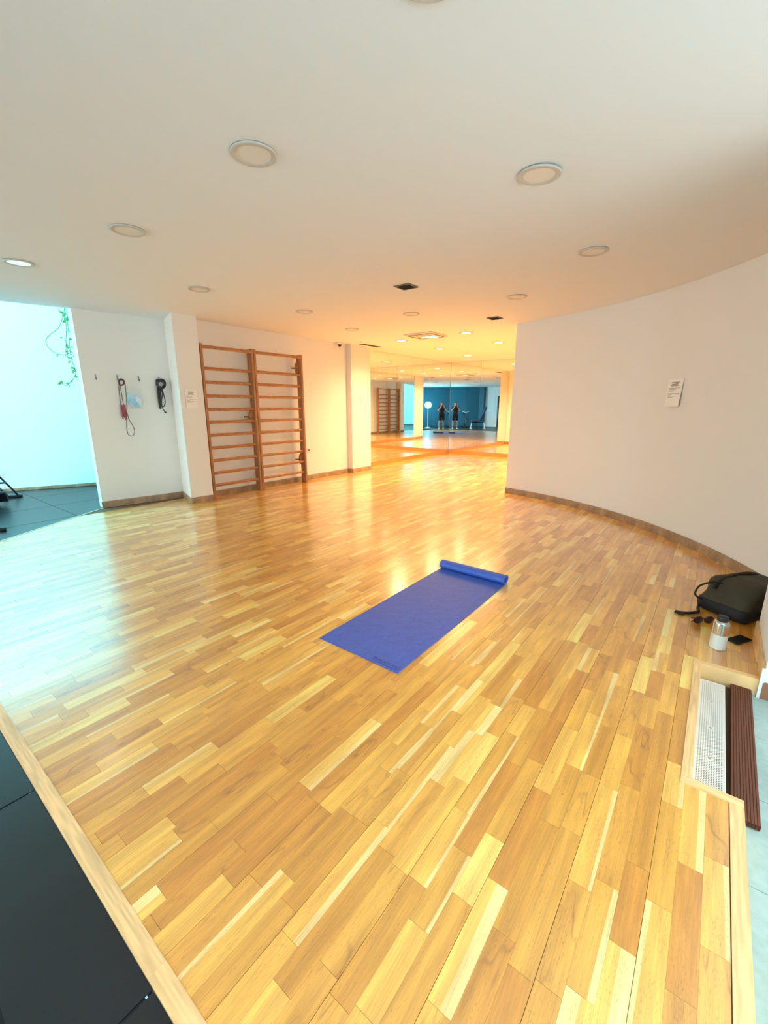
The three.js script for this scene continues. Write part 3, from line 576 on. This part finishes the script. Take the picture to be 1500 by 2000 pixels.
function capsule(px, py, pz, a, b, ra, rb) {
  const bx = b[0] - a[0], by = b[1] - a[1], bz = b[2] - a[2], x = px - a[0], y = py - a[1], z = pz - a[2];
  const t = Math.max(0, Math.min(1, (x * bx + y * by + z * bz) / (bx * bx + by * by + bz * bz)));
  return Math.hypot(x - bx * t, y - by * t, z - bz * t) - (ra + (rb - ra) * t);
}
{
  const t = thing('backpack', 'dark olive and black backpack slumped on the floor by the curved wall', 'backpack', [4.03, 0.002, 0.36], -0.55);
  t.updateMatrixWorld(); const loc = p => t.worldToLocal(V(...p)).toArray();
  const olive = std([0.045, 0.04, 0.022], 0.75), black = std([0.007, 0.007, 0.009], 0.7);
  const body = (x, y, z) => {
    const top = 0.135 + 0.10 * THREE.MathUtils.smoothstep(x, -0.34, -0.14) - 0.03 * THREE.MathUtils.smoothstep(x, 0.1, 0.3);
    const q = [Math.abs(x) - 0.25, Math.abs(y - top / 2 - 0.005) - (top / 2 - 0.055), Math.abs(z) - (0.115 - 0.05 * Math.max(0, y))];
    const o = Math.hypot(Math.max(q[0], 0), Math.max(q[1], 0), Math.max(q[2], 0)) + Math.min(0, Math.max(...q)) - 0.055;
    const fold = 0.022 * Math.sin(x * 17 + y * 22 + 3 * vn(x * 5 + 5, y * 6 + 3, 4)) * vn(x * 7 + 9, z * 8 + y * 6 + 9, 6) + 0.018 * (vn(x * 12 + 30, y * 12 + z * 9 + 30, 8) - .5);
    return Math.max(o + fold, -(y - 0.001));
  };
  mesh('main_body', sdfMesh(body, [0, 0.15, 0], 0.36, 84), olive, t);
  const lower = (x, y, z) => { const d = body(x, y, z) - 0.006; return Math.max(d, y - (0.085 + 0.06 * (x + .25) + 0.02 * Math.sin(x * 14)), -(y - 0.001)); };
  mesh('base_panel', sdfMesh(lower, [0, 0.15, 0], 0.37, 76), black, t);
  mesh('top_flap', tube([[-0.26, 0.17, -0.09], [-0.18, 0.228, -0.09], [-0.05, 0.246, -0.085], [0.1, 0.243, -0.08], [0.2, 0.215, -0.07], [0.28, 0.15, -0.05]], 0.015, 30, 8), black, t);
  mesh('grab_handle', tube([[-0.19, 0.21, -0.06], [-0.27, 0.22, -0.10], [-0.36, 0.185, -0.135], [-0.385, 0.125, -0.135], [-0.29, 0.07, -0.11]], 0.007, 30, 7), black, t);
  mesh('shoulder_strap', tube([[3.80, 0.05, 0.19], [3.86, 0.045, 0.13], [3.88, 0.04, 0.09], [3.80, 0.02, 0.075], [3.735, 0.012, 0.08], [3.69, 0.012, 0.05], [3.655, 0.012, 0.01], [3.64, 0.011, -0.02]].map(loc), 0.010, 60, 8), black, t);
  mesh('strap_end', rbox(0.035, 0.018, 0.06, 0.007).rotateY(0.4).translate(...loc([3.638, 0.010, -0.03])), black, t);
}
{
  const t = thing('water_bottle', 'white and brushed steel bottle with black cap standing on the parquet', 'bottle', [3.235, 0.001, 0.197]);
  const L = pts => new THREE.LatheGeometry(pts.map(p => new THREE.Vector2(...p)), 48);
  mesh('lower_sleeve', L([[0, 0], [0.040, 0], [0.0435, 0.004], [0.0435, 0.098], [0.041, 0.1], [0, 0.1]]), phys([0.80, 0.76, 0.70], 0.35), t);
  mesh('steel_body', L([[0.0425, 0.1], [0.0428, 0.165], [0.0415, 0.178], [0.034, 0.188], [0.026, 0.19], [0, 0.19]]), std([0.60, 0.57, 0.52], 0.22, { metalness: 1 }), t);
  mesh('cap', L([[0.026, 0.189], [0.03, 0.191], [0.03, 0.214], [0.026, 0.219], [0, 0.22]]), blackPl, t);
  mesh('emblem', box(0.006, 0.005, 0.002), std([0.25, 0.12, 0.08], 0.5), t).position.set(-0.0425 * 0.8, 0.014, 0.0425 * 0.6);
}
{
  const t = thing('smartphone', 'black phone lying flat beside the bottle', 'phone', [3.43, 0.001, 0.31], -0.55);
  mesh('case', rbox(0.145, 0.009, 0.073, 0.004, 0, 0.0045, 0), blackPl, t); mesh('screen_glass', box(0.138, 0.0008, 0.067, 0, 0.0094, 0), phys([0.015, 0.013, 0.014], 0.05), t);
}
{
  const t = thing('sunglasses', 'dark red framed sunglasses folded on the parquet beside the strap', 'sunglasses', [3.56, 0.001, 0.115], -0.9); t.scale.setScalar(1.12);
  const fr = phys([0.07, 0.008, 0.012], 0.25), ln = phys([0.02, 0.012, 0.014], 0.06);
  for (const s of [-1, 1]) {
    const ring = new THREE.TorusGeometry(0.026, 0.0035, 8, 28); ring.scale(1.1, 0.86, 1); mesh('rim', ring.translate(s * 0.034, 0.026, 0), fr, t);
    mesh('lens', new THREE.CylinderGeometry(0.025, 0.025, 0.0018, 28).rotateX(Math.PI / 2).scale(1.1, .86, 1).translate(s * 0.034, 0.026, 0), ln, t);
    mesh('temple_arm', tube([[s * 0.066, 0.034, -0.002], [s * 0.064, 0.030, -0.02 + s * .004], [s * -0.02, 0.02, -0.028 + s * .006], [s * -0.06, 0.006, -0.026 + s * .006]], 0.003, 24, 6), fr, t);
  }
  mesh('bridge', tube([[-0.009, 0.03, 0], [0, 0.034, 0.002], [0.009, 0.03, 0]], 0.003, 10, 6), fr, t);
}
// ---------------------------------------------------------------- gym equipment
const frameBlack = std([0.012, 0.012, 0.018], 0.4), padWhite = std([0.62, 0.68, 0.7], 0.5);
{
  const t = thing('rowing_machine', 'black rowing machine with pale seat at the daylit gym wall', 'rowing machine', [1.27, -0.0018, -8.08], -0.293);
  // local z runs along the rail, the cross feet stick out to both sides
  mesh('rail', box(0.07, 0.06, 2.2, 0, 0.30, 0.05), greyMetal, t);
  mesh('front_leg', merge([rod([0, 0.30, -0.98], [0.1, 0.04, -1.24], 0.022), rod([0, 0.30, -0.98], [-0.1, 0.04, -1.24], 0.022)]), frameBlack, t);
  mesh('front_foot', rbox(0.60, 0.05, 0.07, 0.015, 0.0, 0.025, -1.25), frameBlack, t);
  mesh('rear_foot', rbox(0.60, 0.05, 0.07, 0.015, 0, 0.026, 1.25), frameBlack, t);
  mesh('rear_leg', rod([0, 0.30, 1.08], [0, 0.04, 1.24], 0.025), frameBlack, t);
  mesh('flywheel_housing', new THREE.CylinderGeometry(0.16, 0.16, 0.16, 32).rotateZ(Math.PI / 2).translate(0.0, 0.20, -0.72), frameBlack, t);
  mesh('console_arm', merge([rod([0, 0.3, -0.9], [0.03, 0.44, -0.72], 0.016), rod([0.12, 0.42, -0.74], [0.24, 0.05, -1.22], 0.014)]), frameBlack, t);
  mesh('console', rbox(0.30, 0.02, 0.22, 0.008).rotateZ(0.16).translate(0.03, 0.44, -0.70), padWhite, t);
  mesh('seat', rbox(0.28, 0.06, 0.24, 0.025, 0, 0.37, 0.2), padWhite, t);
  mesh('footrest', rbox(0.34, 0.05, 0.26, 0.02).rotateX(-0.7).translate(0.02, 0.16, -0.45), frameBlack, t);
  mesh('handlebar', rod([-0.25, 0.36, -0.5], [0.2, 0.36, -0.5], 0.014), frameBlack, t);
}
{
  const t = thing('weight_bench', 'blue padded bench on white legs reflected in the mirrors', 'bench', [-1.75, -0.0018, -0.65], 2.225); t.scale.setScalar(1.2);
  const pad = std([0.01, 0.02, 0.09], 0.5), wm = std([0.75, 0.77, 0.78], 0.35);
  mesh('seat_pad', rbox(0.42, 0.07, 0.32, 0.025, -0.15, 0.45, 0), pad, t);
  mesh('back_pad', rbox(0.78, 0.07, 0.32, 0.025).rotateZ(1.15).translate(0.25, 0.82, 0), pad, t);
  mesh('spine', merge([rod([-0.38, 0.36, 0], [0.32, 0.36, 0], 0.03), rod([0.12, 0.36, 0], [0.33, 0.75, 0], 0.022)]), frameBlack, t);
  for (const x of [-0.38, 0.36]) { mesh('leg', rod([x * .9, 0.36, 0], [x, 0.03, 0], 0.03), wm, t); mesh('foot', rbox(0.07, 0.05, 0.5, 0.015, x, 0.025, 0), wm, t); }
}
function bike(pos, turn, col, label) {
  const t = thing('exercise_bike', label, 'exercise bike', pos, turn, 'bikes before the teal wall');
  const fm = std(col, 0.4);
  mesh('flywheel', new THREE.CylinderGeometry(0.24, 0.24, 0.05, 36).rotateX(Math.PI / 2).translate(0.38, 0.34, 0), greyMetal, t);
  mesh('frame', merge([rod([-0.45, 0.07, 0], [0.5, 0.07, 0], 0.03), rod([-0.2, 0.08, 0], [-0.3, 0.85, 0], 0.03), rod([0.25, 0.1, 0.05], [0.48, 0.95, 0], 0.03), rod([-0.22, 0.5, 0], [0.4, 0.6, 0], 0.035)]), fm, t);
  for (const x of [-0.45, 0.5]) mesh('foot', rbox(0.08, 0.05, 0.5, 0.015, x, 0.026, 0), frameBlack, t);
  mesh('saddle', rbox(0.28, 0.06, 0.18, 0.028, -0.31, 0.92, 0), frameBlack, t);
  mesh('handlebar', tube([[0.3, 1.12, 0.2], [0.46, 1.1, 0.2], [0.52, 1.04, 0.08], [0.52, 1.04, -0.08], [0.46, 1.1, -0.2], [0.3, 1.12, -0.2]], 0.016, 40, 8), std([0.5, 0.55, 0.56], 0.4), t);
  mesh('handlebar_post', rod([0.48, 0.94, 0], [0.52, 1.05, 0], 0.024), greyMetal, t);
  for (const s of [-1, 1]) { const c = mesh('crank', rod([0.02, 0.36, s * 0.06], [0.02 + s * .1, 0.36 - s * .12, s * 0.09], 0.012), greyMetal, t); mesh('pedal', rbox(0.1, 0.025, 0.08, 0.008, 0.02 + s * .1, 0.36 - s * .12, s * 0.14), frameBlack, c); }
}
bike([-1.55, -0.0018, 3.0], 0.7, [0.25, 0.03, 0.06], 'red framed exercise bike beside the round lamp in the mirrors');
bike([-3.55, -0.0018, 1.35], 0.65, [0.05, 0.07, 0.08], 'dark exercise bike right of the person in the mirrors');
{
  const t = thing('studio_lamp', 'round bluish white globe lamp on a stand glowing in the mirrors', 'lamp', [-1.62, -0.0018, 2.02]);
  mesh('base_disc', new THREE.LatheGeometry([[0, 0], [0.2, 0], [0.2, 0.012], [0.03, 0.03], [0, 0.03]].map(p => new THREE.Vector2(...p)), 36), white, t);
  mesh('pole', rod([0, 0.02, 0], [0, 1.27, 0], 0.014), white, t);
  mesh('lamp_socket', cyl(0.04, 0.03, 0.05, 0, 1.285, 0), frameBlack, t);
  const glow = rgb(0.12, 0.75, 1.0);
  mesh('lamp_globe', new THREE.SphereGeometry(0.235, 40, 28).translate(0, 1.53, 0), std([0.8, 0.9, 0.95], 0.4, { emissive: rgb(0.10, 0.72, 1.0), emissiveIntensity: 3.6 }), t);
  const l = new THREE.PointLight(glow, 10, 0, 2); l.position.set(-1.62, 1.53, 2.02); l.castShadow = true; l.shadow.radius = 8; scene.add(l);
}
// ---------------------------------------------------------------- the photographer, seen in the mirrors only
{
  const t = thing('person', 'person in dark shirt and shorts holding up a phone, seen in the mirrors', 'person', [-FWD.x * 0.42, -0.0018, -FWD.z * 0.42], Math.atan2(FWD.x, FWD.z));
  // local frame: +z is the way the person faces, y up
  const J = { hipL: [0.10, 0.92, 0], hipR: [-0.10, 0.92, 0], kneeL: [0.12, 0.50, 0.015], kneeR: [-0.12, 0.50, 0.015], ankL: [0.13, 0.09, -0.03], ankR: [-0.13, 0.09, -0.03], toeL: [0.15, 0.035, 0.13], toeR: [-0.15, 0.035, 0.13],
    pel: [0, 0.98, 0], chest: [0, 1.28, 0], neck: [0, 1.47, -0.005], shL: [0.18, 1.40, 0], shR: [-0.18, 1.40, 0], elL: [0.25, 1.20, 0.17], elR: [-0.25, 1.20, 0.17], wrL: [0.095, 1.42, 0.315], wrR: [-0.095, 1.42, 0.315] };
  const torso = (x, y, z) => {
    let d = capsule(x, y, z * 1.35, [-0.07, 0.95, 0], [0.07, 0.95, 0], 0.115, 0.115);
    d = smin(d, capsule(x, y, z * 1.3, J.pel, J.chest, 0.135, 0.15), 0.06);
    d = smin(d, capsule(x, y, z * 1.3, [-0.1, 1.34, 0], [0.1, 1.34, 0], 0.105, 0.105), 0.07);
    d = smin(d, capsule(x, y, z, [-0.15, 1.405, 0], [0.15, 1.405, 0], 0.06, 0.06), 0.05); return d;
  };
  const arms = (x, y, z) => { let d = 9; for (const s of ['L', 'R']) { d = Math.min(d, smin(capsule(x, y, z, J['sh' + s], J['el' + s], 0.056, 0.043), capsule(x, y, z, J['el' + s], J['wr' + s], 0.043, 0.028), 0.02)); } return d; };
  const legs = (x, y, z) => { let d = 9; for (const s of ['L', 'R']) { let e = smin(capsule(x, y, z, J['hip' + s], J['knee' + s], 0.092, 0.058), capsule(x, y, z, J['knee' + s], [J['ank' + s][0], 0.32, -0.035], 0.054, 0.052), 0.03); e = smin(e, capsule(x, y, z, [J['ank' + s][0], 0.32, -0.03], J['ank' + s], 0.05, 0.036), 0.03); e = smin(e, capsule(x, y, z, J['ank' + s], J['toe' + s], 0.036, 0.03), 0.02); d = Math.min(d, e); } return d; };
  const head = (x, y, z) => {
    let d = (Math.hypot(x / 0.076, (y - 1.625) / 0.112, (z + 0.005) / 0.095) - 1) * 0.08;
    d = smin(d, capsule(x, y, z, [0, 1.55, 0.035], [0, 1.545, 0.055], 0.045, 0.035), 0.03);
    d = smin(d, capsule(x, y, z, [0, 1.64, 0.085], [0, 1.605, 0.105], 0.010, 0.015), 0.012);
    for (const s of [-1, 1]) { d = smin(d, capsule(x, y, z, [s * 0.077, 1.645, -0.01], [s * 0.077, 1.60, -0.005], 0.014, 0.010), 0.01); d = Math.max(d, -(Math.hypot(x - s * 0.033, y - 1.635, z - 0.097) - 0.014)); }
    d = smin(d, capsule(x, y, z, [0, 1.40, -0.01], [0, 1.56, 0], 0.058, 0.055), 0.03); return d;
  };
  const hands = (x, y, z) => {
    let d = 9;
    for (const [k, s] of [['L', 1], ['R', -1]]) {
      const w = J['wr' + k]; let h = capsule(x, y, z, w, [s * 0.088, 1.475, 0.345], 0.027, 0.03);
      for (let f = 0; f < 4; f++) { const yy = 1.462 + f * 0.020, l = [0.9, 1, 1.05, 0.85][f]; h = smin(h, capsule(x, y, z, [s * 0.088, yy, 0.352], [s * 0.083, yy + .004, 0.386], 0.0095, 0.009), 0.006); h = smin(h, capsule(x, y, z, [s * 0.083, yy + .004, 0.386], [s * (0.083 - 0.038 * l), yy + .004, 0.402], 0.009, 0.008), 0.004); }
      h = smin(h, capsule(x, y, z, [s * 0.09, 1.45, 0.34], [s * 0.06, 1.475, 0.352], 0.013, 0.010), 0.006); d = Math.min(d, h);
    }
    return d;
  };
  const skin = std([0.45, 0.27, 0.19], 0.55), cloth = std([0.012, 0.016, 0.03], 0.85), hairM = std([0.015, 0.01, 0.008], 0.6);
  const bodyF = (x, y, z) => smin(smin(smin(torso(x, y, z), arms(x, y, z), 0.03), legs(x, y, z), 0.04), y > 1.33 ? Math.min(head(x, y, z), hands(x, y, z)) : 9, 0.012);
  const body = mesh('body', sdfMesh(bodyF, [0, 0.88, 0.05], 0.9, 150), skin, t);
  const shirtF = (x, y, z) => { const sl = arms(x, y, z); const d = Math.min(smin(torso(x, y, z), Math.max(sl, -(y - 1.27)), 0.03) - 0.014, 9); return Math.max(d, y - 1.462, 0.86 - y, z - 0.2); };
  mesh('shirt', sdfMesh(shirtF, [0, 1.15, 0], 0.42, 72), cloth, t);
  const shortF = (x, y, z) => Math.max(Math.min(torso(x, y, z), legs(x, y, z)) - 0.02, 0.56 - y, y - 0.98);
  mesh('shorts', sdfMesh(shortF, [0, 0.78, 0], 0.32, 60), std([0.01, 0.012, 0.02], 0.85), t);
  const hairF = (x, y, z) => Math.max((Math.hypot(x / 0.084, (y - 1.637) / 0.115, (z + 0.012) / 0.101) - 1) * 0.085, -(y - 1.58 - Math.max(0, z) * 0.9));
  mesh('hair', sdfMesh(hairF, [0, 1.64, 0], 0.15, 40), hairM, t);
  for (const s of [-1, 1]) mesh('shoe', rbox(0.10, 0.07, 0.27, 0.03, s * 0.14, 0.036, 0.055), std([0.6, 0.55, 0.55], 0.6), t);
  const p = thing('camera_phone', 'phone held upright by the person in the mirrors', 'phone', [-FWD.x * 0.024, 1.5, -FWD.z * 0.024], Math.atan2(FWD.x, FWD.z));
  mesh('case', rbox(0.074, 0.155, 0.009, 0.004, 0.0, -0.0, -0.006), blackPl, p);
  mesh('lens_ring', new THREE.CylinderGeometry(0.007, 0.007, 0.002, 20).rotateX(Math.PI / 2).translate(0.02, 0.05, -0.0005), greyMetal, p);
}
renderer.render(scene, camera);
